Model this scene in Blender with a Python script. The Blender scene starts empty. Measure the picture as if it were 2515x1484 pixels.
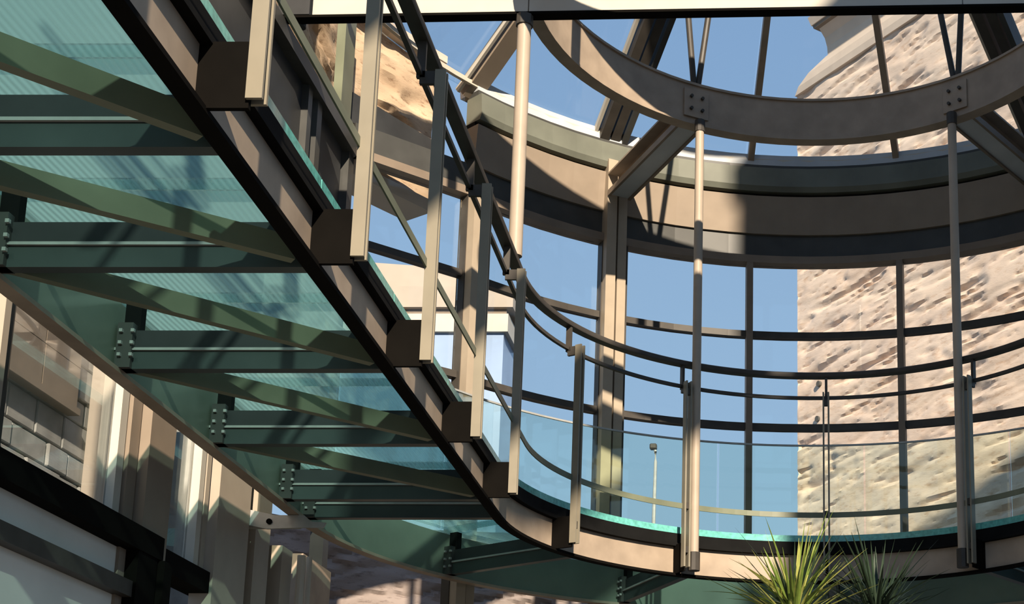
import bpy, bmesh, math, random
from math import sin, cos, radians, pi, sqrt, atan2, floor
from mathutils import Vector, noise, Matrix
random.seed(7)
SC = bpy.context.scene
COL = SC.collection

# ------------------------------------------------------------------ camera
CZ = 1.6                                   # eye height; heights below are given above the eye
FPX, PX, PY, PITCH = 3666.5, 1935.8, 1394.9, 12.12
cam_d = bpy.data.cameras.new('camera')
cam = bpy.data.objects.new('camera', cam_d); COL.objects.link(cam)
cam.location = (0, 0, CZ)
cam.rotation_euler = (radians(90 + PITCH), 0, 0)
cam_d.sensor_width = 36.0
cam_d.lens = 36.0 * FPX / 2515.0
cam_d.shift_x = -(PX - 1257.5) / 2515.0
cam_d.shift_y = (PY - 742.0) / 2515.0
cam_d.clip_end = 2000
SC.camera = cam

# ------------------------------------------------------------------ sky, sun, exposure
SUN_AZ, SUN_EL = 16.0, 24.0                # degrees right of straight behind the camera
w = bpy.data.worlds.new('sky'); SC.world = w; w.use_nodes = True
nt = w.node_tree; nt.nodes.clear()
bg = nt.nodes.new('ShaderNodeBackground'); out = nt.nodes.new('ShaderNodeOutputWorld')
tc = nt.nodes.new('ShaderNodeTexCoord'); sep = nt.nodes.new('ShaderNodeSeparateXYZ')
rmp = nt.nodes.new('ShaderNodeValToRGB')
rmp.color_ramp.elements[0].position = 0.0; rmp.color_ramp.elements[0].color = (0.42, 0.56, 0.72, 1)
rmp.color_ramp.elements[1].position = 1.0; rmp.color_ramp.elements[1].color = (0.13, 0.27, 0.52, 1)
e = rmp.color_ramp.elements.new(0.28); e.color = (0.325, 0.50, 0.71, 1)
e = rmp.color_ramp.elements.new(0.52); e.color = (0.265, 0.425, 0.67, 1)
nt.links.new(tc.outputs['Generated'], sep.inputs[0]); nt.links.new(sep.outputs['Z'], rmp.inputs[0])
nt.links.new(rmp.outputs[0], bg.inputs['Color']); bg.inputs['Strength'].default_value = 1.0
nt.links.new(bg.outputs[0], out.inputs[0])
sun_d = bpy.data.lights.new('sun', 'SUN'); sun_d.energy = 8.8; sun_d.angle = radians(0.6)
sun_d.color = (1.0, 0.85, 0.66)
sun = bpy.data.objects.new('sun', sun_d); COL.objects.link(sun)
_to = Vector((sin(radians(SUN_AZ)) * cos(radians(SUN_EL)), -cos(radians(SUN_AZ)) * cos(radians(SUN_EL)), sin(radians(SUN_EL))))
sun.rotation_euler = _to.to_track_quat('Z', 'Y').to_euler()
sun.location = (10, -20, 20)
vs = SC.view_settings
vs.view_transform = 'Standard'; vs.look = 'None'; vs.gamma = 1.0; vs.use_curve_mapping = False
vs.exposure = 0.0

# ------------------------------------------------------------------ materials
def newmat(name):
    m = bpy.data.materials.new(name); m.use_nodes = True
    m.node_tree.nodes.clear(); return m, m.node_tree
def N(t, kind, **kw):
    n = t.nodes.new(kind)
    for k, v in kw.items():
        if k in n.inputs: n.inputs[k].default_value = v
        else: setattr(n, k, v)
    return n
KA = 0.70
def paint(name, col, rough=0.45, metal=0.0, var=0.12, scale=6.0, spec=0.22, bump=0.0):
    m, t = newmat(name)
    o = N(t, 'ShaderNodeOutputMaterial'); b = N(t, 'ShaderNodeBsdfPrincipled')
    b.inputs['Roughness'].default_value = rough; b.inputs['Metallic'].default_value = metal
    b.inputs['Specular IOR Level'].default_value = spec
    g = N(t, 'ShaderNodeNewGeometry'); n1 = N(t, 'ShaderNodeTexNoise'); n1.inputs['Scale'].default_value = scale
    n1.inputs['Detail'].default_value = 6.0
    t.links.new(g.outputs['Position'], n1.inputs['Vector'])
    mr = N(t, 'ShaderNodeMapRange'); mr.inputs[1].default_value = 0.3; mr.inputs[2].default_value = 0.7
    mr.inputs[3].default_value = 1 - var; mr.inputs[4].default_value = 1 + var
    t.links.new(n1.outputs['Fac'], mr.inputs[0])
    mx = N(t, 'ShaderNodeVectorMath', operation='SCALE'); mx.inputs[0].default_value = tuple(c * KA for c in col[:3])
    t.links.new(mr.outputs[0], mx.inputs['Scale']); t.links.new(mx.outputs[0], b.inputs['Base Color'])
    if bump:
        bp = N(t, 'ShaderNodeBump'); bp.inputs['Strength'].default_value = bump; bp.inputs['Distance'].default_value = 0.02
        t.links.new(n1.outputs['Fac'], bp.inputs['Height']); t.links.new(bp.outputs[0], b.inputs['Normal'])
    t.links.new(b.outputs[0], o.inputs[0]); return m
def glass(name, tint, refl=0.06, rough=0.02, haze=None, hazefac=0.0):
    m, t = newmat(name)
    o = N(t, 'ShaderNodeOutputMaterial')
    tr = N(t, 'ShaderNodeBsdfTransparent'); tr.inputs[0].default_value = (*tint, 1)
    gl = N(t, 'ShaderNodeBsdfGlossy'); gl.inputs['Roughness'].default_value = rough; gl.inputs[0].default_value = (.9, .95, .95, 1)
    fr = N(t, 'ShaderNodeFresnel'); fr.inputs['IOR'].default_value = 1.45
    mu = N(t, 'ShaderNodeMath', operation='MULTIPLY'); mu.inputs[1].default_value = refl / 0.04
    cl = N(t, 'ShaderNodeClamp'); cl.inputs[2].default_value = 0.6
    t.links.new(fr.outputs[0], mu.inputs[0]); t.links.new(mu.outputs[0], cl.inputs[0])
    base = tr
    if haze:
        tl = N(t, 'ShaderNodeBsdfTranslucent'); tl.inputs[0].default_value = (*haze, 1)
        m0 = N(t, 'ShaderNodeMixShader'); m0.inputs[0].default_value = hazefac
        t.links.new(tr.outputs[0], m0.inputs[1]); t.links.new(tl.outputs[0], m0.inputs[2]); base = m0
    mx = N(t, 'ShaderNodeMixShader')
    t.links.new(cl.outputs[0], mx.inputs[0]); t.links.new(base.outputs[0], mx.inputs[1]); t.links.new(gl.outputs[0], mx.inputs[2])
    t.links.new(mx.outputs[0], o.inputs[0]); return m

XC, YC, YAW = 0.243, 11.239, -0.011
def floor_glass_mat():
    # laminated glass decking with fine ribs running along the walkway
    m, t = newmat('floor_glass')
    o = N(t, 'ShaderNodeOutputMaterial'); g = N(t, 'ShaderNodeNewGeometry')
    s = N(t, 'ShaderNodeSeparateXYZ'); t.links.new(g.outputs['Position'], s.inputs[0])
    dx = N(t, 'ShaderNodeMath', operation='SUBTRACT'); dx.inputs[1].default_value = XC; t.links.new(s.outputs['X'], dx.inputs[0])
    dy = N(t, 'ShaderNodeMath', operation='SUBTRACT'); dy.inputs[1].default_value = YC; t.links.new(s.outputs['Y'], dy.inputs[0])
    my = N(t, 'ShaderNodeMath', operation='MAXIMUM'); my.inputs[1].default_value = 0.0; t.links.new(dy.outputs[0], my.inputs[0])
    cb = N(t, 'ShaderNodeCombineXYZ'); t.links.new(dx.outputs[0], cb.inputs[0]); t.links.new(my.outputs[0], cb.inputs[1])
    ln = N(t, 'ShaderNodeVectorMath', operation='LENGTH'); t.links.new(cb.outputs[0], ln.inputs[0])
    fq = N(t, 'ShaderNodeMath', operation='MULTIPLY'); fq.inputs[1].default_value = 2 * pi / 0.034; t.links.new(ln.outputs['Value'], fq.inputs[0])
    sn = N(t, 'ShaderNodeMath', operation='SINE'); t.links.new(fq.outputs[0], sn.inputs[0])
    mr = N(t, 'ShaderNodeMapRange'); mr.inputs[1].default_value = -1; mr.inputs[2].default_value = 1
    mr.inputs[3].default_value = 0.78; mr.inputs[4].default_value = 1.16; t.links.new(sn.outputs[0], mr.inputs[0])
    tr = N(t, 'ShaderNodeBsdfTransparent'); tr.inputs[0].default_value = (.58, .77, .78, 1)
    tl = N(t, 'ShaderNodeBsdfTranslucent'); tl.inputs[0].default_value = (.50, .74, .73, 1)
    m0 = N(t, 'ShaderNodeMixShader'); m0.inputs[0].default_value = 0.32
    tv = N(t, 'ShaderNodeVectorMath', operation='SCALE'); tv.inputs[0].default_value = (.50, .74, .73); t.links.new(mr.outputs[0], tv.inputs['Scale']); t.links.new(tv.outputs[0], tl.inputs[0])
    t.links.new(tr.outputs[0], m0.inputs[1]); t.links.new(tl.outputs[0], m0.inputs[2])
    gl = N(t, 'ShaderNodeBsdfGlossy'); gl.inputs['Roughness'].default_value = .15
    mx = N(t, 'ShaderNodeMixShader'); mx.inputs[0].default_value = 0.06
    t.links.new(m0.outputs[0], mx.inputs[1]); t.links.new(gl.outputs[0], mx.inputs[2])
    t.links.new(mx.outputs[0], o.inputs[0]); return m
def stone_mat(name, c1, c2, c3, scale=1.0):
    m, t = newmat(name)
    o = N(t, 'ShaderNodeOutputMaterial'); b = N(t, 'ShaderNodeBsdfPrincipled'); b.inputs['Roughness'].default_value = .95
    b.inputs['Specular IOR Level'].default_value = .1
    g = N(t, 'ShaderNodeNewGeometry')
    mp = N(t, 'ShaderNodeMapping'); mp.inputs['Scale'].default_value = (scale, scale, scale * 3.2); t.links.new(g.outputs['Position'], mp.inputs[0])
    n1 = N(t, 'ShaderNodeTexNoise'); n1.inputs['Scale'].default_value = .55; n1.inputs['Detail'].default_value = 4; t.links.new(mp.outputs[0], n1.inputs['Vector'])
    n2 = N(t, 'ShaderNodeTexNoise'); n2.inputs['Scale'].default_value = 3.5; n2.inputs['Detail'].default_value = 8; n2.inputs['Roughness'].default_value = .65; t.links.new(mp.outputs[0], n2.inputs['Vector'])
    r = N(t, 'ShaderNodeValToRGB')
    r.color_ramp.elements[0].position = .32; r.color_ramp.elements[0].color = (*c1, 1)
    r.color_ramp.elements[1].position = .68; r.color_ramp.elements[1].color = (*c2, 1)
    t.links.new(n1.outputs['Fac'], r.inputs[0])
    r2 = N(t, 'ShaderNodeValToRGB')
    r2.color_ramp.elements[0].position = .30; r2.color_ramp.elements[0].color = (*c3, 1)
    r2.color_ramp.elements[1].position = .46; r2.color_ramp.elements[1].color = (1, 1, 1, 1)
    t.links.new(n2.outputs['Fac'], r2.inputs[0])
    mu = N(t, 'ShaderNodeMix', data_type='RGBA', blend_type='MULTIPLY'); mu.inputs['Factor'].default_value = 1
    t.links.new(r.outputs[0], mu.inputs['A']); t.links.new(r2.outputs[0], mu.inputs['B'])
    t.links.new(mu.outputs['Result'], b.inputs['Base Color'])
    bp = N(t, 'ShaderNodeBump'); bp.inputs['Strength'].default_value = .22; bp.inputs['Distance'].default_value = .04
    t.links.new(n2.outputs['Fac'], bp.inputs['Height']); t.links.new(bp.outputs[0], b.inputs['Normal'])
    t.links.new(b.outputs[0], o.inputs[0]); return m

M = {}
M['steel'] = paint('taupe_steel', (.50, .395, .30), .45, 0, .14, 5)
M['steel_light'] = paint('cream_steel', (.34, .30, .225), .42, 0, .08, 5)
M['steel_dark'] = paint('dark_steel', (.085, .075, .065), .45, 0, .2, 5)
M['steel_green'] = paint('grey_green_steel', (.072, .092, .09), .35, 0, .15, 3)
M['outer_steel'] = paint('sage_steel', (.26, .30, .24), .4, 0, .15, 2)
M['brace'] = paint('olive_steel', (.23, .25, .17), .4, 0, .15, 3)
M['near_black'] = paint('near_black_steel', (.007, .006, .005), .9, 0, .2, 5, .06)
M['black'] = paint('black_rubber_and_shade', (.012, .012, .012), .8, 0, .2, 5, .06)
M['beige'] = paint('beige_panel', (.37, .295, .225), .6, 0, .08, 4)
M['column'] = paint('cream_column', (.52, .425, .32), .5, 0, .08, 4)
M['eave_dark'] = paint('eave_dark_metal', (.085, .085, .08), .4, 0, .15, 4)
M['eave_green'] = paint('eave_grey_green', (.21, .22, .18), .45, 0, .2, 2)
M['sheet'] = paint('zinc_sheet', (.66, .69, .72), .35, 0, .08, 3)
M['tan'] = paint('tan_trim', (.30, .235, .18), .5, 0, .12, 4)
M['galv'] = paint('galvanised', (.55, .55, .53), .4, .2, .12, 9)
M['rod'] = paint('hanger_steel', (.56, .46, .36), .45, 0, .08, 4)
M['cream'] = paint('cream_mullion', (.56, .48, .385), .55, 0, .06, 4)
M['white_frame'] = paint('white_frame', (.74, .68, .58), .5, 0, .05, 4)
M['cladding'] = paint('dark_cladding', (.055, .057, .06), .5, 0, .2, 3)
M['smooth_stone'] = paint('smooth_limestone', (.95, .78, .63), .85, 0, .07, 3, .15, .15)
M['render_wall'] = paint('cream_render', (.58, .50, .42), .9, 0, .06, 2, .1)
M['ground'] = paint('paving', (.16, .145, .125), .9, 0, .12, 1.5, .1)
M['trunk'] = paint('trunk', (.14, .095, .06), .9, 0, .3, 20, .1, .6)
M['pot'] = paint('pot', (.10, .10, .10), .7, 0, .15, 6)
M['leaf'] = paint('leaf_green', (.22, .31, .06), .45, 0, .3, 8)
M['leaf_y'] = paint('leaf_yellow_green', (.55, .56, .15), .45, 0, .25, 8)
M['leaf_d'] = paint('leaf_shade_green', (.04, .068, .04), .5, 0, .3, 8)  # green darkened to paint shade onto the right-hand plant
M['masonry'] = paint('grey_masonry', (.52, .52, .50), .95, 0, .25, 3, .1, .6)
M['joint'] = paint('mortar', (.13, .125, .115), .95, 0, .2, 6, .1)
M['pane'] = glass('clear_glass', (.98, .99, .99), .016)
M['roof_pane'] = glass('roof_glass', (.95, .97, .98), .03)
M['rail_pane'] = glass('green_glass', (.93, .985, .945), .035)
M['edge'] = paint('glass_edge', (.19, .64, .57), .15, 0, .25, 30, .5)
M['obscure'] = paint('obscured_glass', (1.1, 1.08, .98), .25, 0, .06, 2)
M['sky_wall'] = paint('painted_sky_wall', (.42, .55, .78), .2, 0, .12, .8)  # opaque blue paint imitating sky reflected in the wall
M['floor_glass'] = floor_glass_mat()
M['stone'] = stone_mat('rough_limestone', (.70, .535, .42), (.76, .61, .49), (.78, .68, .60), 1.1)
M['stone_shade'] = stone_mat('rough_grey_shade_stone', (.25, .20, .18), (.33, .27, .245), (.50, .46, .46), 1.4)  # greyish stone, darkened further so the wall's shade sits in its colour
M['stone_brown'] = stone_mat('rough_brown_stone', (.46, .33, .22), (.60, .46, .32), (.45, .36, .32), 2.0)

# ------------------------------------------------------------------ mesh helpers (heights relative to the eye)
class MB:
    def __init__(s): s.v = []; s.f = []
    def add(s, vs, fs):
        o = len(s.v); s.v += [tuple(v) for v in vs]; s.f += [tuple(i + o for i in f) for f in fs]; return s
    def hexa(s, p):                       # 8 corners: bottom 0-3, top 4-7
        return s.add(p, [(3, 2, 1, 0), (4, 5, 6, 7), (0, 1, 5, 4), (1, 2, 6, 5), (2, 3, 7, 6), (3, 0, 4, 7)])
    def box(s, x0, x1, y0, y1, z0, z1):
        return s.hexa([(x0, y0, z0), (x1, y0, z0), (x1, y1, z0), (x0, y1, z0), (x0, y0, z1), (x1, y0, z1), (x1, y1, z1), (x0, y1, z1)])
    def bar(s, a, b, wid, hgt, up=(0, 0, 1)):  # rectangular bar from a to b, wid sideways, hgt along up
        a = Vector(a); b = Vector(b); d = (b - a).normalized(); u = Vector(up)
        sd = d.cross(u)
        if sd.length < 1e-5: sd = d.cross(Vector((0, 1, 0)))
        sd.normalize(); u = sd.cross(d).normalized(); sd *= wid / 2; u *= hgt / 2
        return s.hexa([a - sd - u, a + sd - u, b + sd - u, b - sd - u, a - sd + u, a + sd + u, b + sd + u, b - sd + u])
    def tube(s, pts, r, n=10):
        rings = []; P = [Vector(p) for p in pts]
        rr = r if hasattr(r, '__len__') else [r] * len(P)
        for i, p in enumerate(P):
            d = (P[min(i + 1, len(P) - 1)] - P[max(i - 1, 0)]).normalized()
            u = d.cross(Vector((0, 0, 1)))
            if u.length < 1e-3: u = Vector((1, 0, 0))
            u.normalize(); v = d.cross(u)
            rings.append([p + (u * cos(2 * pi * k / n) + v * sin(2 * pi * k / n)) * rr[i] for k in range(n)])
        vs = [q for r_ in rings for q in r_]; fs = []
        for i in range(len(P) - 1):
            for k in range(n):
                fs.append((i * n + k, i * n + (k + 1) % n, (i + 1) * n + (k + 1) % n, (i + 1) * n + k))
        fs.append(tuple(range(n))[::-1]); fs.append(tuple((len(P) - 1) * n + k for k in range(n)))
        return s.add(vs, fs)
    def sweep(s, path, prof):
        """path: list of (x, y, nx, ny) with n the sideways unit (mitred) normal; prof: closed list of (offset, z)."""
        n = len(prof); vs = []; fs = []
        for (x, y, nx, ny) in path:
            for (o, z) in prof: vs.append((x + nx * o, y + ny * o, z))
        for i in range(len(path) - 1):
            for k in range(n):
                fs.append((i * n + k, i * n + (k + 1) % n, (i + 1) * n + (k + 1) % n, (i + 1) * n + k))
        fs.append(tuple(range(n))[::-1]); fs.append(tuple((len(path) - 1) * n + k for k in range(n)))
        return s.add(vs, fs)
def rect(o0, o1, z0, z1): return [(o0, z0), (o1, z0), (o1, z1), (o0, z1)]

def make(name, mb, mat, parent=None, smooth=False, bevel=0.0, base=None):
    me = bpy.data.meshes.new(name)
    L = Vector(parent['_base']) if parent is not None else (Vector(base) if base else Vector((0, 0, 0)))
    me.from_pydata([(v[0] - L.x, v[1] - L.y, v[2] + CZ - L.z) for v in mb.v], [], mb.f)
    bm = bmesh.new(); bm.from_mesh(me); bmesh.ops.recalc_face_normals(bm, faces=bm.faces)
    if bevel: bmesh.ops.bevel(bm, geom=list(bm.edges), offset=bevel, segments=1, affect='EDGES', profile=.5)
    bm.to_mesh(me); bm.free()
    me.materials.append(M[mat] if isinstance(mat, str) else mat)
    if smooth:
        for p in me.polygons: p.use_smooth = True
        try: me.set_sharp_from_angle(angle=radians(35))
        except Exception: pass
    o = bpy.data.objects.new(name, me); COL.objects.link(o)
    if parent is not None:
        root = parent
        o.parent = root
        if parent.type == 'MESH': o['_base'] = parent['_base']
        else: o['_base'] = parent['_base']
        if parent.get('_isroot', 0) == 0: pass
    else:
        o.location = L; o['_base'] = tuple(L); o['_isroot'] = 1
    return o
def thing(name, label, cat, base, group=None, kind=None):
    o = bpy.data.objects.new(name, None); COL.objects.link(o)
    o.empty_display_size = .2
    o.location = (base[0], base[1], base[2] + CZ); o['_base'] = (base[0], base[1], base[2] + CZ); o['_isroot'] = 1
    tag(o, label, cat, group, kind); return o
def tag(o, label, cat=None, group=None, kind=None):
    o['label'] = label
    if cat: o['category'] = cat
    if group: o['group'] = group
    if kind: o['kind'] = kind
    return o
def pol(r, a, z): return (XC + r * sin(radians(a)), YC + r * cos(radians(a)), z)

# walkway / railing guide line: t < 0 straight part (metres before the bend), t >= 0 degrees round the bend
def wpt(r, t, z=None):
    if t < 0: x, y = XC - r + YAW * t, YC + t
    else: x, y = XC + r * sin(radians(t - 90)), YC + r * cos(radians(t - 90))
    return (x, y) if z is None else (x, y, z)
def wnorm(t):
    return (-1.0, 0.0) if t < 0 else (sin(radians(t - 90)), cos(radians(t - 90)))
def wpath(t0, t1, step=3.0):
    ts = []
    if t0 < 0:
        ts.append(t0)
        if t1 <= 0: ts.append(t1)
        else: ts += [min(-0.001, t1), 0.0]
    else: ts.append(t0)
    if t1 > 0:
        a = max(t0, 0.0); n = max(1, int(math.ceil((t1 - a) / step)))
        ts += [a + (t1 - a) * k / n for k in range(1, n + 1)]
    res = []
    for t in ts:
        x, y = wpt(0, t) if t >= 0 else (XC + YAW * t, YC + t)
        nx, ny = wnorm(t); res.append((x, y, nx, ny))
    return res                                       # offsets are then radii measured outward from the centre line
T0, T1 = -8.9, 190.0

# facade guide line, outside face of the hall: from right round the drum, chamfer, then along the left wing
FR = 4.4
def fpath(pts):
    res = []
    for i, p in enumerate(pts):
        p = Vector(p)
        d1 = (p - Vector(pts[i - 1])).normalized() if i else None
        d2 = (Vector(pts[i + 1]) - p).normalized() if i < len(pts) - 1 else None
        d1 = d1 or d2; d2 = d2 or d1
        n1 = Vector((-d1.y, d1.x)); n2 = Vector((-d2.y, d2.x)); n = (n1 + n2); n = n / max(.2, n.dot(n1)) if n.length > 1e-6 else n1
        # going right -> left the inside of the hall lies on the left hand of travel
        res.append((p.x, p.y, n.x, n.y))
    return res
ARC = [(XC + FR * sin(radians(a)), YC + FR * cos(radians(a))) for a in [112 - 4 * k for k in range(0, 42)]]   # 112 .. -52
CORNER = (-4.16, 13.10)
def arcpts(a0, a1, r=FR, step=3):
    n = max(1, int(abs(a1 - a0) / step)); return [(XC + r * sin(radians(a0 + (a1 - a0) * k / n)), YC + r * cos(radians(a0 + (a1 - a0) * k / n))) for k in range(n + 1)]

# ------------------------------------------------------------------ ground
g = MB().box(-60, 60, -30, 90, -1.9, -1.6)
tag(make('floor', g, 'ground', base=(0, 0, 0)), 'pale stone paving under the glass hall', 'floor', kind='structure')

# ------------------------------------------------------------------ curved curtain wall
wb = thing('wall_back', 'curved glazed facade with taupe mullions and transoms behind the walkway', 'facade', (0.243, 15.6, -1.6), kind='structure')
full = fpath(ARC + [CORNER])
drum = fpath(ARC)
Z_T1, Z_T2, Z_EAVE = 5.99, 4.93, 6.80
for z, h, nm in ((Z_T1, .05, 'transom'), (Z_T2, .05, 'transom'), (1.2, .08, 'transom')):
    make(nm, MB().sweep(full, rect(-.04, .05, z - h, z + h * .4)), 'steel_dark', wb)
make('head_trim', MB().sweep(full, rect(-.06, .10, 6.80, 6.885)), 'tan', wb)
make('head_beam', MB().sweep(full, rect(-.06, .03, 6.885, 7.17)), 'eave_dark', wb)
make('eave_band', MB().sweep(drum, [(-.10, 7.16), (.06, 7.16), (.10, 7.60), (-.10, 7.60)]), 'beige', wb)
make('shadow_gap', MB().sweep(drum, rect(-.10, .04, 7.60, 7.645)), 'black', wb)
make('gutter_beam', MB().sweep(drum, [(-.10, 7.645), (.12, 7.645), (.15, 7.70), (.13, 7.93), (-.10, 7.93)]), 'eave_green', wb)
make('gutter_ledge', MB().sweep(drum, rect(-.14, .08, 7.93, 7.985)), 'eave_dark', wb)
make('flashing_sheet', MB().sweep(drum, [(-.22, 7.985), (.07, 7.985), (.05, 8.125), (-.24, 8.14)]), 'sheet', wb)
COLS = [-51.0, -29.2, 35.5, 100]
MULL = [-8.9, 13.2, 56, 78]
def radial_box(a, r0, r1, half, z0, z1, shift=0.0):
    n = Vector((sin(radians(a)), cos(radians(a)))); t = Vector((cos(radians(a)), -sin(radians(a)))); c = Vector((XC, YC))
    P = [c + n * r0 + t * (shift - half), c + n * r0 + t * (shift + half), c + n * r1 + t * (shift + half), c + n * r1 + t * (shift - half)]
    m = MB(); m.hexa([(p.x, p.y, z0) for p in P] + [(p.x, p.y, z1) for p in P]); return m
for a in COLS:
    make('column', radial_box(a, 4.22, 4.40, .055, -1.6, 7.72 if a > -50 else 6.80, -.085), 'column', wb)
    make('column', radial_box(a, 4.26, 4.42, .05, -1.6, 7.55 if a > -50 else 6.80, .055), 'column', wb)
    make('column_gap', radial_box(a, 4.32, 4.44, .15, -1.6, 6.80, 0), 'steel_dark', wb)
for a in MULL:
    make('mullion', radial_box(a, 4.30, 4.44, .035, -1.6, 6.83), 'tan', wb)
VERT = sorted(COLS + MULL)
for a0, a1 in zip(VERT[:-1], VERT[1:]):
    for z0, z1 in ((-1.6, 1.1), (1.25, Z_T2 - .05), (Z_T2 + .02, Z_T1 - .05), (Z_T1 + .02, 6.80)):
        make('pane', MB().sweep(fpath(arcpts(a1 - .5, a0 + .5)), rect(-.012, .0, z0, z1)), 'pane', wb)
# chamfer bay between the drum and the left wing
c0 = Vector((ARC[-1][0], ARC[-1][1])); c1 = Vector(CORNER)
for z0, z1 in ((Z_T2 + .02, Z_T1 - .05), (Z_T1 + .02, 6.80)):
    make('pane', MB().sweep(fpath([tuple(c0.lerp(c1, .06)), tuple(c0.lerp(c1, .95))]), rect(-.012, 0, z0, z1)), 'pane', wb)

# ------------------------------------------------------------------ left wing facade
wl = thing('wall_left', 'glazed left wing with beige columns below the glass walkway', 'facade', (-4.16, 9.5, -1.6), kind='structure')
def lw(y0, y1, z0, z1, x0=-4.16, d=.12): return MB().box(x0 - d, x0, y0, y1, z0, z1)
make('head_beam', lw(3.0, 13.1, 6.80, 6.93, -4.10, .2), 'eave_dark', wl)
make('cladding_panel', lw(3.0, 9.4, 3.35, 6.8, -4.2, .05), 'cladding', wl)
make('cladding_panel', lw(9.42, 11.75, 3.35, 6.8, -4.2, .05), 'cladding', wl)
make('mullion', lw(11.75, 11.85, 3.3, 6.8, -4.14, .1), 'eave_dark', wl)
make('cladding_panel', lw(12.12, 12.9, 3.35, 6.8, -4.2, .05), 'cladding', wl)
make('mullion', lw(12.0, 12.12, 3.3, 6.8, -4.14, .1), 'eave_dark', wl)
make('corner_post', lw(12.95, 13.1, -1.6, 6.8, -4.14, .12), 'eave_dark', wl)
make('wing_column', lw(12.55, 12.85, 6.93, 8.3, -4.12, .08), 'brace', wl)
make('downpipe', MB().tube([(-4.02, 11.08, 6.93), (-4.02, 11.08, 9.4)], .05, 10), 'cladding', wl, True)
make('pane', lw(11.85, 12.0, 3.3, 6.8, -4.2, .012), 'pane', wl)
TR0, TR1 = 2.06, 2.21
make('transom', lw(3.0, 9.40, TR0, TR1, -4.03, .22), 'near_black', wl)
make('transom_cap', lw(3.0, 9.38, TR1, TR1 + .03, -4.10, .16), 'eave_dark', wl)
make('transom', lw(9.56, 10.75, TR0 - .02, TR1 - .02, -4.10, .18), 'near_black', wl)
make('head_rail', lw(3.0, 13.1, 3.30, 3.36, -4.12, .12), 'steel_dark', wl)
make('mullion', lw(7.42, 7.50, TR1, 3.3, -4.12, .10), 'steel_dark', wl)
make('mullion', lw(7.36, 7.42, TR1, 3.3, -4.10, .10), 'cream', wl)
make('mullion', lw(8.86, 8.95, TR1, 3.3, -4.14, .06), 'white_frame', wl)
make('column', lw(8.97, 9.10, -1.6, 3.3, -4.12, .10), 'beige', wl)
make('column', lw(9.12, 9.50, -1.6, 3.3, -4.06, .16), 'beige', wl)
make('pane', lw(3.0, 7.36, TR1, 3.3, -4.19, .012), 'pane', wl)
make('pane', lw(7.5, 8.86, TR1, 3.3, -4.19, .012), 'pane', wl)
make('pane', lw(9.5, 10.12, TR1 - .04, 3.3, -4.19, .012), 'pane', wl)
make('mullion', lw(10.12, 10.20, TR1 - .04, 3.3, -4.13, .08), 'white_frame', wl)
make('mullion', lw(10.23, 10.30, TR1 - .04, 3.3, -4.13, .08), 'cream', wl)
make('column', lw(10.36, 10.98, -1.6, 3.28, -4.08, .16), 'cream', wl)
make('column', lw(11.18, 11.50, -1.6, 3.25, -4.10, .14), 'cream', wl)
make('recess_panel', lw(10.98, 11.18, -1.6, 3.3, -4.22, .05), 'black', wl)
make('recess_panel', lw(11.50, 11.80, -1.6, 3.3, -4.22, .05), 'black', wl)
make('column', lw(11.80, 12.05, -1.6, 2.72, -4.10, .14), 'cream', wl)
make('pipe', MB().tube([(-4.04, 12.10, -1.6), (-4.04, 12.10, 2.7)], .035, 10), 'white_frame', wl, True)
make('pipe', MB().tube([(-4.02, 12.24, -1.6), (-4.02, 12.24, 2.72)], .025, 10), 'white_frame', wl, True)
make('column', lw(12.32, 13.1, -1.6, 2.77, -4.10, .14), 'steel', wl)
# lower door portal at the left edge of the view
dr = thing('door_1', 'dark framed entrance portal with pale obscured panes at the left', 'door', (-4.1, 8.5, -1.6), kind='structure')
make('jamb', lw(9.06, 9.34, -1.6, TR0, -4.04, .2), 'near_black', dr)
make('jamb', lw(9.36, 9.48, -1.6, TR0 - .005, -4.0, .05), 'near_black', dr)
make('fanlight_pane', lw(4.0, 9.06, 1.86, TR0, -4.14, .012), 'obscure', dr)
make('door_rail', lw(4.0, 9.06, 1.76, 1.86, -4.06, .12), 'steel_dark', dr)
make('door_pane', lw(4.0, 9.06, -1.5, 1.76, -4.14, .012), 'obscure', dr)

# ------------------------------------------------------------------ conical glass roof
cl = thing('ceiling', 'conical glass roof with taupe rafters above the ring', 'glass roof', (XC, YC, 8.0), kind='structure')
RAF = [-74, -52, -30, -8.8, 12.9, 34.5, 56, 78, 100]
R_LO, Z_LO, R_HI, Z_HI = 4.50, 7.98, 1.0, 10.55
def rz(r): return Z_LO + (R_LO - r) * (Z_HI - Z_LO) / (R_LO - R_HI)
def rafter(a, wid, dep, sh=0.0, zs=0.0, r1=R_HI):
    m = MB(); t = Vector((cos(radians(a)), -sin(radians(a)), 0)) * sh
    A = Vector(pol(R_LO, a, rz(R_LO) + zs)) + t; B = Vector(pol(r1, a, rz(r1) + zs)) + t
    m.bar(A, B, wid, dep); return m
for a in RAF:
    if a in (-30, 34.5):
        make('rafter', rafter(a, .10, .20, -.10), 'steel_dark', cl)
        make('rafter', rafter(a, .10, .16, .03), 'steel_dark', cl)
        make('rafter', rafter(a, .06, .20, .14), 'eave_dark', cl)
        make('rafter_trim', rafter(a, .035, .06, -.19), 'white_frame', cl)
    elif a == -52:
        make('rafter', rafter(a, .20, .10, .02), 'beige', cl)
        make('rafter_trim', rafter(a, .03, .06, -.13), 'white_frame', cl)
    else:
        make('rafter', rafter(a, .07, .10), 'steel', cl)
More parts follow.
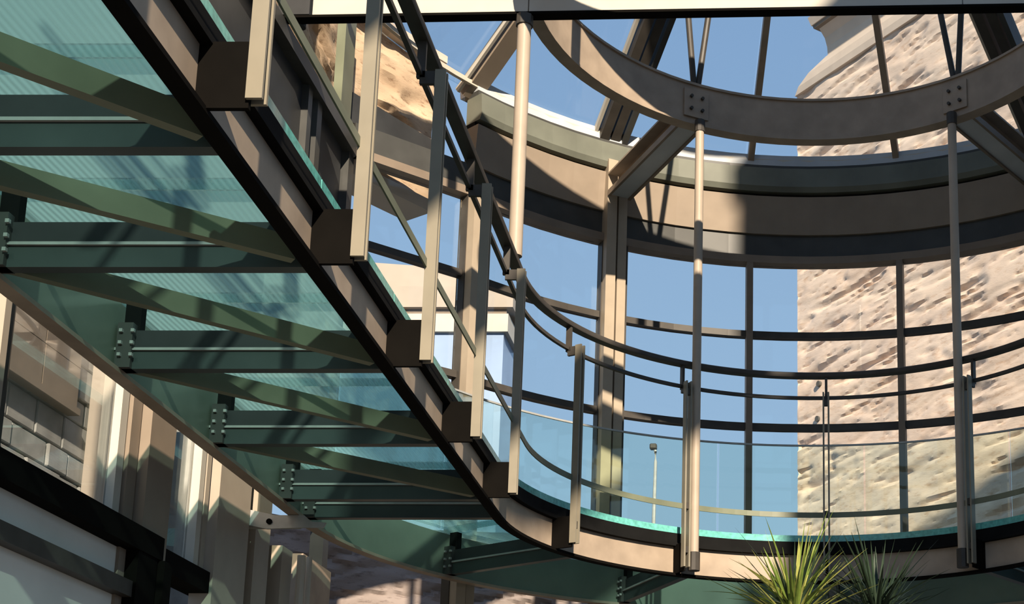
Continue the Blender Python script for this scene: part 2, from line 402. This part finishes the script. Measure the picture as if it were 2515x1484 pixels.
for a0, a1 in zip(RAF[:-1], RAF[1:]):
    n = 6; m = MB(); P = []
    for z_off in (0.0, .012):
        for r in (R_HI, R_LO):
            P.append([pol(r, a0 + .8 + (a1 - a0 - 1.6) * k / n, rz(r) + .07 + z_off) for k in range(n + 1)])
    vsx = [p for row in P for p in row]; q = n + 1; fs = []
    for k in range(n):
        fs += [(k, k + 1, q + k + 1, q + k), (2 * q + k, 3 * q + k, 3 * q + k + 1, 2 * q + k + 1),
               (k, 2 * q + k, 2 * q + k + 1, k + 1), (q + k, q + k + 1, 3 * q + k + 1, 3 * q + k)]
    fs += [(0, q, 3 * q, 2 * q), (n, 2 * q + n, 3 * q + n, q + n)]
    make('roof_pane', m.add(vsx, fs), 'roof_pane', cl)
make('eave_frame', MB().sweep(fpath(arcpts(100, -74)), rect(.02, .06, 8.02, 8.07)), 'white_frame', cl)
make('crown', MB().sweep(fpath(arcpts(180, -180, 1.0, 8)), rect(-.08, .08, 10.45, 10.75)), 'steel_dark', cl)

# ------------------------------------------------------------------ roof ring
rg = thing('roof_ring', 'dark taupe steel ring hanging under the glass roof', 'steel ring', (XC, YC, 7.28))
ringp = fpath(arcpts(180, -180, 2.38, 4))
make('ring_web', MB().sweep(ringp, rect(-.012, .012, 7.28, 7.69)), 'steel', rg, True)
make('ring_flange', MB().sweep(ringp, rect(-.10, .03, 7.265, 7.285)), 'steel', rg)
make('ring_flange', MB().sweep(ringp, rect(-.10, .03, 7.685, 7.71)), 'steel', rg)
for a in (-29, 35.6):
    m = radial_box(a, 2.345, 2.36, .13, 7.34, 7.63); make('splice_plate', m, 'steel', rg)
    for s in (-.06, .06):
        for z in (7.42, 7.55):
            c = Vector(pol(2.33, a + s * 24, z)); d = Vector((sin(radians(a)), cos(radians(a)), 0))
            make('bolt', MB().tube([c - d * .012, c + d * .02], .016, 8), 'steel_dark', rg)

# hangers, ties and struts
def rod_thing(name, pts, r, mat, label, cat, group):
    p0 = pts[-1] if pts[-1][2] < pts[0][2] else pts[0]
    t = thing(name, label, cat, p0, group)
    make('rod', MB().tube(pts, r, 12), mat, t, True)
    return t
for a, r, zt, zb, lab in ((-28.5, 2.305, 7.28, 2.84, 'slim steel hanger rod left of centre, just right of the tall beige column'),
                          (35.2, 2.305, 7.28, 2.84, 'slim steel hanger rod crossing the stone tower at the right')):
    t = rod_thing('hanger_rod', [pol(r, a, zt), pol(r, a, zb)], .042, 'rod', lab, 'hanger rod', 'hanger rods from the ring')
    c = Vector(pol(r, a, zb + .03))
    make('clevis', MB().tube([c + Vector((0, 0, .12)), c - Vector((0, 0, .05))], .055, 10), 'steel_dark', t, True)
    c = Vector(pol(r, a, zt - .02)); make('clevis', MB().tube([c + Vector((0, 0, .03)), c - Vector((0, 0, .09))], .05, 10), 'steel_dark', t, True)
t = rod_thing('hanger_rod', [(-2.14, 10.92, 6.93), (-2.14, 10.92, 4.842)], .056, 'rod', 'thick cream hanger rod below the roof beam, left of the sky bays', 'hanger rod', 'hanger rods from the ring')
make('clevis', MB().tube([(-2.14, 10.92, 6.93), (-2.14, 10.92, 6.84)], .07, 10), 'steel_dark', t, True)
for a, a2, r2, lab in ((-29.4, -36.0, 2.25, 'thin tie rod leaning left above the ring at the left'), (-28.3, -23.5, 2.25, 'thin tie rod leaning right above the ring at the left'),
                   (35.0, 28.5, 2.25, 'thin tie rod leaning left above the ring before the stone tower'), (36.2, 42.0, 2.25, 'thin tie rod leaning right above the ring before the stone tower')):
    t = thing('tie_rod', lab, 'tie rod', pol(2.38, a, 7.70), 'tie rods above the ring')
    make('rod', MB().tube([pol(2.38, a, 7.70), pol(r2, a2, rz(r2) - .08)], .03, 10), 'steel_dark', t, True)
for a, lab in ((-29.4, 'short horizontal strut between the ring and the tall beige column'), (35.6, 'short horizontal strut from the ring out to the right edge')):
    t = thing('radial_strut', lab, 'strut', pol(2.4, a, 7.3), 'struts from the ring to the columns')
    make('top_flange', radial_box(a, 2.40, 4.21, .13, 7.53, 7.55), 'steel', t)
    make('web', radial_box(a, 2.40, 4.21, .012, 7.32, 7.53), 'steel', t)
    make('bottom_flange', radial_box(a, 2.40, 4.21, .11, 7.30, 7.32), 'sheet', t)  # pale sheet colour stands in for sky reflected on the underside
    for s in (-1, 1): make('flange_lip', radial_box(a, 2.40, 4.21, .014, 7.28, 7.345, s * .117), 'tan', t)

# roof beam across the hall
rb = thing('roof_beam', 'long cream box beam running across the top of the hall', 'beam', (-1.0, 10.9, 6.93))
def yb(x): return 10.954 + (x + 3.9) * (10.793 - 10.954) / (5.80)
def beamseg(x0, x1, z0, z1, d0=0.0, d1=.25):
    return MB().hexa([(x0, yb(x0) + d0, z0), (x1, yb(x1) + d0, z0), (x1, yb(x1) + d1, z0), (x0, yb(x0) + d1, z0),
                      (x0, yb(x0) + d0, z1), (x1, yb(x1) + d0, z1), (x1, yb(x1) + d1, z1), (x0, yb(x0) + d1, z1)])
for x0, x1 in ((-3.88, -2.115), (-2.105, 1.4), (1.41, 4.4)):
    make('beam_segment', beamseg(x0, x1, 6.957, 7.30, 0, .07), 'white_frame', rb)
make('beam_flange', beamseg(-4.16, 4.4, 6.935, 6.957, -.015, .085), 'near_black', rb)
make('end_plate', beamseg(-4.16, -3.90, 6.96, 7.3, -.02, .09), 'cladding', rb)
make('shade_chord', beamseg(-2.7, 3.4, 8.32, 9.02, .0, .12), 'steel', rb)  # chord and posts added out of view to shade the ring
for x0 in (-2.6, -1.6, -.4, .8, 2.0, 3.2):
    make('shade_chord_post', beamseg(x0, x0 + .08, 7.30, 8.32, .02, .10), 'steel', rb)

# ------------------------------------------------------------------ walkway
wk = thing('walkway', 'curved glass floored walkway on taupe steel beams', 'walkway', (-2.9, 8.0, 2.8))
pth = wpath(T0, T1)
make('inner_fascia', MB().sweep(pth, rect(2.50, 2.525, 2.815, 3.08)), 'steel', wk, True)
make('bottom_flange', MB().sweep(pth, rect(2.455, 2.53, 2.795, 2.818)), 'near_black', wk)  # underside shade painted in as near-black
make('top_flange', MB().sweep(pth, rect(2.45, 2.60, 3.07, 3.10)), 'black', wk)  # black paints in the shadow band of this steel flange
make('gasket', MB().sweep(pth, rect(2.475, 2.60, 3.10, 3.195)), 'black', wk)
make('outer_fascia', MB().sweep(pth, rect(4.00, 4.03, 2.80, 3.19)), 'outer_steel', wk, True)
make('outer_flange', MB().sweep(pth, rect(3.96, 4.05, 2.775, 2.80)), 'steel', wk)
STR_BEAMS = [3.75, 5.29, 6.43, 7.81, 9.23, 10.63, 11.19]
POSTS_Y = [3.63, 5.03, 6.43, 7.81, 9.23, 10.63]
POSTS_A = [-63.9, -31.0, 2.9, 37.9, 70.0]
BEAM_T = [y - YC for y in STR_BEAMS] + [a + 90 for a in (-58.0, -29.0, 2.9, 37.0, 70.0)]
def xbeam(t, r0, r1, half, z0, z1, off=0.0):
    x, y = (XC + YAW * t, YC + t) if t < 0 else (XC, YC)
    nx, ny = wnorm(t); tx, ty = -ny, nx
    if t < 0: tx, ty = 0.0, 1.0
    else: tx, ty = ny, -nx
    P = []
    for r, s in ((r0, -half), (r1, -half), (r1, half), (r0, half)):
        P.append((x + nx * r + tx * (s + off), y + ny * r + ty * (s + off)))
    return MB().hexa([(p[0], p[1], z0) for p in P] + [(p[0], p[1], z1) for p in P])
for t in BEAM_T:
    b = make('cross_beam', xbeam(t, 2.53, 4.0, .035, 2.80, 2.905, .04), 'steel_green', wk)
    make('beam_lip', xbeam(t, 2.53, 4.0, .05, 2.905, 2.92, .04), 'galv', b)
    make('beam_upper', xbeam(t, 2.53, 4.0, .03, 2.92, 3.03, .05), 'cladding', b)
    for ra in (2.54, 3.885): make('pad', xbeam(t, ra, ra + .09, .03, 3.03, 3.198, .06), 'black', b)
    e = make('end_plate', xbeam(t, 3.90, 3.985, .055, 2.80, 3.06, .03), 'eave_dark', b)
    for zz in (2.86, 2.93, 3.0):
        for rr in (3.885, 3.95):
            c = xbeam(t, rr, rr + .018, .01, zz, zz + .018, -.035)
            make('bolt', c, 'galv', b)
for t0, t1 in zip(BEAM_T[:6], BEAM_T[1:7]):
    if t1 - t0 < .7: continue
    a = Vector(wpt(3.95, t0, 2.86)) + Vector((0, .05, 0)); b = Vector(wpt(2.56, t1, 2.86)) + Vector((0, -.05, 0))
    make('diagonal_brace', MB().bar(a, b, .055, .11), 'brace', wk)
a = Vector(wpt(3.95, BEAM_T[0] - 1.4, 2.86)); b = Vector(wpt(2.56, BEAM_T[0], 2.86)); make('diagonal_brace', MB().bar(a, b, .055, .11), 'brace', wk)
FT = [T0] + BEAM_T + [T1]
FT = [T0] + [t + (.04 if t < 0 else .5) for t in BEAM_T if abs(t - BEAM_T[5]) > 1e-6] + [T1]
for t0, t1 in zip(FT[:-1], FT[1:]):
    g0 = .006 if t0 < 0 else .1; g1 = .006 if t1 < 0 else .1
    p = wpath(t0 + g0, t1 - g1)
    fp = make('floor_pane', MB().sweep(p, rect(2.50, 4.03, 3.20, 3.26)), 'floor_glass', wk)
    make('pane_edge', MB().sweep(p, rect(2.485, 2.50, 3.197, 3.258)), 'edge', fp)
stf = [y - YC for y in POSTS_Y] + [a + 90 for a in POSTS_A]
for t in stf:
    make('stiffener', xbeam(t, 2.30, 2.50, .012, 2.81, 3.08), 'near_black', wk)  # near-black colour paints in the shaded face of each plate

# ------------------------------------------------------------------ inner railing
rl = thing('walkway_railing', 'taupe steel railing with paired flat posts along the inner walkway edge', 'railing', (-2.02, 8.0, 2.8))
for t in stf:
    r0 = 2.245
    post = make('post', xbeam(t, r0, r0 + .062, .008, 2.84, 4.60, -.024), 'steel_light', rl)
    make('post_flat', xbeam(t, r0, r0 + .062, .008, 2.84, 4.60, .024), 'steel_light', post)
    for z in (3.0, 3.41, 4.5): make('spacer', xbeam(t, r0 + .012, r0 + .05, .0158, z - .03, z + .03), 'steel_dark', post)
    make('rail_arm', xbeam(t, r0 + .05, 2.40, .012, 4.52, 4.60), 'steel_dark', post)
    make('rail_arm', xbeam(t, 2.37, 2.42, .012, 4.56, 4.79), 'steel_dark', post)
make('handrail', MB().sweep(pth, [(2.36, 4.79), (2.44, 4.79), (2.445, 4.80), (2.445, 4.83), (2.43, 4.84), (2.37, 4.84), (2.355, 4.83), (2.355, 4.80)]), 'steel_dark', rl, True)
make('upper_rail', MB().sweep(pth, rect(2.385, 2.415, 4.575, 4.605)), 'steel_dark', rl)
make('lower_rail', MB().sweep(pth, rect(2.295, 2.305, 3.385, 3.435)), 'brace', rl)

# ------------------------------------------------------------------ outer glass balustrade
ob = thing('glass_balustrade', 'pale green glass balustrade along the outer walkway edge', 'balustrade', (0.24, 15.3, 3.27))
bt = [-1.2, 10, 32, 54, 76, 98, 120, 142, 164, 186]
for t0, t1 in zip(bt[:-1], bt[1:]):
    make('glass_pane', MB().sweep(wpath(t0 + .15, t1 - .15), rect(4.06, 4.072, 3.25, 4.61)), 'rail_pane', ob)
make('top_rail', MB().sweep(wpath(-1.2, 186), rect(4.056, 4.076, 4.61, 4.628)), 'galv', ob)

# ------------------------------------------------------------------ support bracket
bk = thing('support_bracket', 'pale grey galvanised bracket plate joining the walkway to the columns', 'bracket', (-3.95, 11.32, 2.75))
def plate_y(pts, y0, y1):
    n = len(pts); m = MB()
    m.add([(x, y0, z) for x, z in pts] + [(x, y1, z) for x, z in pts],
          [tuple(range(n)), tuple(range(2 * n - 1, n - 1, -1))] + [(k, (k + 1) % n, n + (k + 1) % n, n + k) for k in range(n)]); return m
def bz(pts): return [(x * .974, z * .974) for x, z in pts]
make('plate', plate_y(bz([(-4.25, 2.775), (-4.20, 2.765), (-4.06, 2.735), (-3.80, 2.745), (-3.62, 2.745), (-3.60, 2.785), (-3.72, 2.795), (-3.775, 2.845), (-4.0, 2.845), (-4.25, 2.90)]), 11.00, 11.02), 'galv', bk)
make('plate_rib', MB().box(-4.12, -3.72, 11.02, 11.10, 2.685, 2.70), 'galv', bk)
for x, z in ((-4.11, 2.75), (-3.935, 2.72)): make('bolt', MB().tube([(x, 10.985, z), (x, 11.005, z)], .022, 10), 'near_black', bk)

# ------------------------------------------------------------------ stone buildings
def rough_wall(o, e, n, L, z0, z1, res, amp, seed=0.0, top=None, thick=.5, sx=.45, sz=1.5, slope=0.0, fine=0.0):
    """rough hewn wall face: o origin, e direction along the wall, n outward normal; closed at the back"""
    nu = max(2, int(L / res)); nv = max(2, int((z1 - z0) / res)); m = MB(); vs_ = []
    for j in range(nv + 1):
        for i in range(nu + 1):
            u = L * i / nu; z = z0 + (z1 - slope * u - z0) * j / nv
            q = Vector((u * sx + seed, z * sz - u * .12, seed))
            a = noise.noise(q * 1.6); r1 = 1 - abs(noise.noise(q * 2.3 + Vector((5, 3, 1)))) * 2.2
            f = noise.fractal(Vector((u * 2.2, z * 3.2, seed + 9)), 1.0, 2.1, 4)
            st = noise.noise(Vector((u * .9 + 3, z * 3.6 - u * .55, seed + 4)))
            pit = max(0.0, .18 - abs(st - .35)) / .18
            h = amp * (a * .8 + max(-.6, r1) * .55 + f * .35 - pit * 1.3)
            if fine:
                s2 = noise.noise(Vector((u * .85 + 7, z * 6.6 - u * .7, seed + 2))); s3 = noise.noise(Vector((u * 1.7, z * 11.0 - u * 1.7, seed + 6)))
                h -= fine * (max(0.0, s2 - .20) * 3.0 + max(0.0, s3 - .22) * 2.0)
            if i in (0, nu): h *= .4
            vs_.append((o[0] + e[0] * u + n[0] * h, o[1] + e[1] * u + n[1] * h, z))
    W = nu + 1; fs = [(j * W + i, j * W + i + 1, (j + 1) * W + i + 1, (j + 1) * W + i) for j in range(nv) for i in range(nu)]
    k0 = len(vs_)
    for (u, z) in ((0, z0), (L, z0), (L, z1), (0, z1)):
        vs_.append((o[0] + e[0] * u - n[0] * thick, o[1] + e[1] * u - n[1] * thick, z))
    fs.append((k0 + 3, k0 + 2, k0 + 1, k0))
    fs.append(tuple(range(0, W)) [::-1] + (k0, k0 + 1)); fs.append(tuple(nv * W + i for i in range(W)) + (k0 + 2, k0 + 3))
    fs.append(tuple(j * W for j in range(nv + 1)) + (k0 + 3, k0)); fs.append(tuple(j * W + nu for j in range(nv, -1, -1)) + (k0 + 1, k0 + 2))
    return m.add(vs_, fs)
O = Vector((.16, 24.5)); E_ = Vector((.61, -.79)).normalized(); NN = Vector((-E_.y * -1, 0)) if False else Vector((-.79, -.61)).normalized()
tw = thing('stone_tower', 'tall rough hewn limestone tower with moulded cornice at the right', 'tower', (O.x + 2, O.y - 2, -1.6))
make('wall_face', rough_wall(O, E_, NN, 8.0, 3.0, 13.95, .036, .016, 2.0, thick=4.0, fine=.055), 'stone', tw, True)
make('plinth', MB().hexa([(O.x, O.y, -1.6), (O.x + E_.x * 9, O.y + E_.y * 9, -1.6), (O.x + E_.x * 9 - NN.x * 4, O.y + E_.y * 9 - NN.y * 4, -1.6), (O.x - NN.x * 4, O.y - NN.y * 4, -1.6), (O.x, O.y, 3), (O.x + E_.x * 9, O.y + E_.y * 9, 3), (O.x + E_.x * 9 - NN.x * 4, O.y + E_.y * 9 - NN.y * 4, 3), (O.x - NN.x * 4, O.y - NN.y * 4, 3)]), 'stone', tw)
def tower_course(prof, s0, s1, mat, nm):
    # prof: (outward, z, start shift) along the tower face
    m = MB(); n = len(prof); vs_ = []
    for end in (0, 1):
        for (o_, z, sh) in prof:
            s = s0 + sh if end == 0 else s1
            p = O + E_ * s + NN * o_; vs_.append((p.x, p.y, z))
    m.add(vs_, [tuple(range(n)), tuple(range(2 * n - 1, n - 1, -1))] + [(k, (k + 1) % n, n + (k + 1) % n, n + k) for k in range(n)])
    make(nm, m, mat, tw, False)
tower_course([(-3, 13.93, .0), (.05, 13.93, .0), (.07, 14.05, .12), (.06, 14.2, .40), (.02, 14.33, .85), (-3, 14.33, .85)], .0, 9.0, 'smooth_stone', 'frieze')
tower_course([(-3, 14.33, .88), (.0, 14.33, .88), (.03, 14.48, .90), (.10, 14.62, .92), (.24, 14.74, .94), (-3, 14.74, .94)], .0, 9.0, 'smooth_stone', 'cove_moulding')
tower_course([(-3, 14.74, .9), (.32, 14.74, .88), (.34, 14.79, .88), (-3, 14.79, .9)], .0, 9.0, 'tan', 'cornice_fillet')
tower_course([(-3, 14.79, .9), (.36, 14.79, .86), (.42, 14.93, .84), (-3, 14.93, .9)], .0, 9.0, 'smooth_stone', 'cornice_cap')
for s, z in ((.62, 8.33), (.58, 7.72)):
    p = O + E_ * s + NN * .0
    make('drain_hole', MB().tube([(p.x, p.y, z), (p.x + NN.x * .05, p.y + NN.y * .05, z)], .05, 10), 'joint', tw)

# stone parapet above the left wing eave
P1 = Vector((-3.72, 14.28)); P2 = Vector((-4.40, 13.25)); P3 = Vector((-4.40, 6.0))
pp = thing('stone_parapet', 'rough brown stone parapet above the eave at upper left', 'parapet', (-4.3, 13.0, 7.2))
def wallseg(A, B, z0, z1, seed, res=.04, amp=.05):
    e_ = (B - A); L = e_.length; e_.normalize(); n_ = Vector((-e_.y, e_.x))
    if n_.dot(Vector((0, 11)) - A) < 0: n_ = -n_
    return rough_wall(A, e_, n_, L, z0, z1, res, amp, seed, thick=.3, sx=1.2, sz=2.2)
make('stone_face', wallseg(P1, P2, 6.93, 7.24, 5.0), 'stone_brown', pp, True)
make('string_course', MB().sweep(fpath([tuple(P1), tuple(P2 + Vector((0.02, -.1)))]), rect(-.2, .12, 7.24, 7.55)), 'cladding', pp)
make('stone_face', wallseg(P1, P2, 7.55, 8.45, 5.0), 'stone_brown', pp, True)
make('stone_face', wallseg(P2, P3, 6.94, 9.3, 8.0, .05), 'stone_brown', pp, True)
make('sill_strip', MB().sweep(fpath([tuple(P1), tuple(P2)]), rect(-.32, .06, 6.80, 6.93)), 'white_frame', pp)
make('coping', MB().bar((P1.x, P1.y, 8.49), (P2.x, P2.y, 8.49), .36, .08), 'smooth_stone', pp)

# rough stone wall low behind the hall, shade painted into its colour
sw = thing('stone_boundary_wall', 'greyish pink rough stone wall with painted-in shade below the walkway', 'wall', (-4.5, 20, -1.6))
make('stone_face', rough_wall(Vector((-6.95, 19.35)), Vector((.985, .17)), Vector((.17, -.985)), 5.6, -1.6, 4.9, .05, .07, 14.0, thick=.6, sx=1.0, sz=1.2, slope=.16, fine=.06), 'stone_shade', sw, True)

# grey block building seen through the left window
mbld = thing('masonry_building', 'grey block masonry building seen through the left window', 'building', (-7.6, 14, -1.6))
make('core', MB().box(-9.5, -7.56, 10.5, 16.4, -1.6, 7.5), 'joint', mbld)
proto = {}
z = 2.2; row = 0
while z < 7.3:
    h = random.choice((.26, .32, .36)); y = 10.5 + (row % 2) * .22
    while y < 16.35:
        L = random.choice((.42, .55, .7, .5)); L = min(L, 16.4 - y)
        if L > .12 and not (3.0 < 0):
            d = random.uniform(.0, .035)
            make('block', MB().box(-7.58, -7.5 + d, y + .012, y + L - .012, z + .012, z + h - .012), 'masonry', mbld, bevel=.01)
        y += L
    z += h; row += 1
ox = thing('stone_oriel', 'beige smooth stone bay projecting from the grey block building', 'bay', (-7.2, 13.9, 4.8))
for (y0, y1) in ((12.2, 14.0), (14.02, 14.75)):
    for (z0, z1) in ((4.86, 5.28), (5.29, 5.66), (5.67, 5.98)):
        make('panel', MB().box(-7.46, -7.36, y0, y1, z0, z1), 'beige', ox)
make('sill', MB().box(-7.46, -7.33, 12.2, 14.78, 4.78, 4.85), 'beige', ox)
pil = tag(make('cream_pilaster', MB().box(-7.45, -7.15, 15.2, 16.7, -1.6, 6.1), 'render_wall', base=(-7.6, 16.1, 0)), 'plain cream rendered pier outside the left window', 'pier')
pil2 = thing('cream_gatehouse', 'cream rendered outbuilding seen between the beige columns', 'building', (-7.6, 18.6, -1.6))
make('wall', MB().box(-8.4, -7.2, 18.3, 19.05, -1.6, 5.6), 'render_wall', pil2)
make('side_wall', MB().box(-8.3, -7.3, 17.85, 18.3, -1.6, 9.0), 'galv', pil2)
make('upper_storey', MB().box(-8.2, -7.3, 18.6, 19.05, 5.6, 9.0), 'render_wall', pil2)
make('door_handle', MB().box(-7.2, -7.15, 18.75, 18.85, 4.85, 5.0), 'steel_dark', pil2)

# pale banded building far behind the facade
cb = thing('pale_building', 'distant pale building with banded cornice behind the facade glass', 'building', (-7, 30.5, -1.6))
make('wall', MB().box(-9.5, -6.05, 30, 31.2, -1.6, 11.55), 'sky_wall', cb)
make('band', MB().box(-9.6, -5.95, 29.9, 31.2, 11.55, 11.95), 'white_frame', cb)
make('band_shadow', MB().box(-9.5, -6.0, 29.97, 31.2, 11.95, 12.08), 'tan', cb)
make('band', MB().box(-9.6, -5.85, 29.85, 31.2, 12.08, 12.55), 'render_wall', cb)
make('parapet', MB().hexa([(-9.5, 30, 12.55), (-6.1, 30, 12.55), (-6.1, 31.2, 12.55), (-9.5, 31.2, 12.55), (-9.5, 30, 13.2), (-6.9, 30, 13.0), (-6.9, 31.2, 13.0), (-9.5, 31.2, 13.2)]), 'render_wall', cb)

# far street lamp
sl = thing('street_lamp', 'thin distant street lamp with curved head against the sky', 'street lamp', (-3.72, 40, -1.6))
make('pole', MB().tube([(-3.72, 40, -1.6), (-3.72, 40, 9.5), (-3.69, 40, 11.6), (-3.70, 40, 11.9), (-3.74, 40, 12.02)], [.07, .055, .045, .04, .04], 8), 'galv', sl, True)
make('lamp_head', MB().box(-3.86, -3.66, 39.9, 40.1, 11.96, 12.12), 'steel_dark', sl, bevel=.03)

# unseen building added behind the viewpoint to shade the right of the hall
nb = thing('shade_building', 'unseen cream building with a sloping slab, added behind the viewpoint for shade', 'building', (12.5, -4.5, -1.6))
make('wall', MB().box(5.3, 20, -5.0, -4, -1.6, 17.0), 'render_wall', nb)
make('cornice', MB().box(5.22, 20.1, -5.1, -3.95, 17.0, 17.4), 'smooth_stone', nb)

# sloping slab added out of view to shade the posts and handrail
cp = nb
make('shade_slab', plate_y([(.66, 8.27), (5.28, 13.16), (5.28, 14.45), (.66, 9.6)], -3.1, -2.8), 'steel', cp)
for x in (3.0, 5.0): make('shade_slab_arm', MB().bar((x, -2.95, 9.6 + (x - .66) * 1.06), (5.4, -4.2, 10.4 + (x - .66) * 1.06), .1, .15), 'steel_dark', cp)

# ------------------------------------------------------------------ plants
def spiky(name, label, c, zc, n, lens, mats, seed):
    rnd = random.Random(seed)
    t = thing(name, label, 'plant', (c[0], c[1], -1.6), 'spiky plants under the walkway')
    make('pot', MB().tube([(c[0], c[1], -1.6), (c[0], c[1], -1.2), (c[0], c[1], -.95)], [.15, .19, .21], 16), 'pot', t, True)
    make('trunk', MB().tube([(c[0], c[1], -1.0), (c[0] + .03, c[1], .3), (c[0], c[1], zc)], [.06, .045, .035], 10), 'trunk', t, True)
    for k in range(n):
        az = rnd.uniform(0, 2 * pi); el = radians(rnd.triangular(0, 88, 48)); L = rnd.uniform(*lens)
        d = Vector((cos(az) * cos(el), sin(az) * cos(el), sin(el))); sd = d.cross(Vector((0, 0, 1)))
        if sd.length < 1e-3: sd = Vector((1, 0, 0))
        sd.normalize(); wv = rnd.uniform(.010, .017); sag = rnd.uniform(.02, .22) * cos(el) * L
        vs_ = []; S = 7
        b0 = Vector((c[0], c[1], zc)) + Vector((0, 0, rnd.uniform(-.16, .05)))
        for i in range(S + 1):
            f = i / S; p = b0 + d * (L * f) - Vector((0, 0, sag * f * f))
            ww = wv * (1 - f) ** .7 * (0.75 + .6 * min(1, f * 4)) if f < 1 else .0008
            up = sd.cross(d) * (ww * .45)
            vs_ += [p - sd * ww, p - up, p + sd * ww, p + up * .2]
        fs = []
        for i in range(S):
            for q in range(4): fs.append((i * 4 + q, i * 4 + (q + 1) % 4, i * 4 + 4 + (q + 1) % 4, i * 4 + 4 + q))
        fs += [(3, 2, 1, 0), tuple(S * 4 + q for q in range(4))]
        make('leaf', MB().add(vs_, fs), rnd.choice(mats), t)
    return t
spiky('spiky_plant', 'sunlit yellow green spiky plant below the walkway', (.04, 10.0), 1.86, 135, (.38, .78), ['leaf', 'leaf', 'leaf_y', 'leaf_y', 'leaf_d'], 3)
spiky('spiky_plant', 'spiky plant with shade painted into its dark leaves, right of the sunlit one', (.62, 10.25), 1.88, 125, (.36, .70), ['leaf_d'], 5)

for o in list(bpy.data.objects):
    for k in ('_base', '_isroot'):
        if k in o: del o[k]
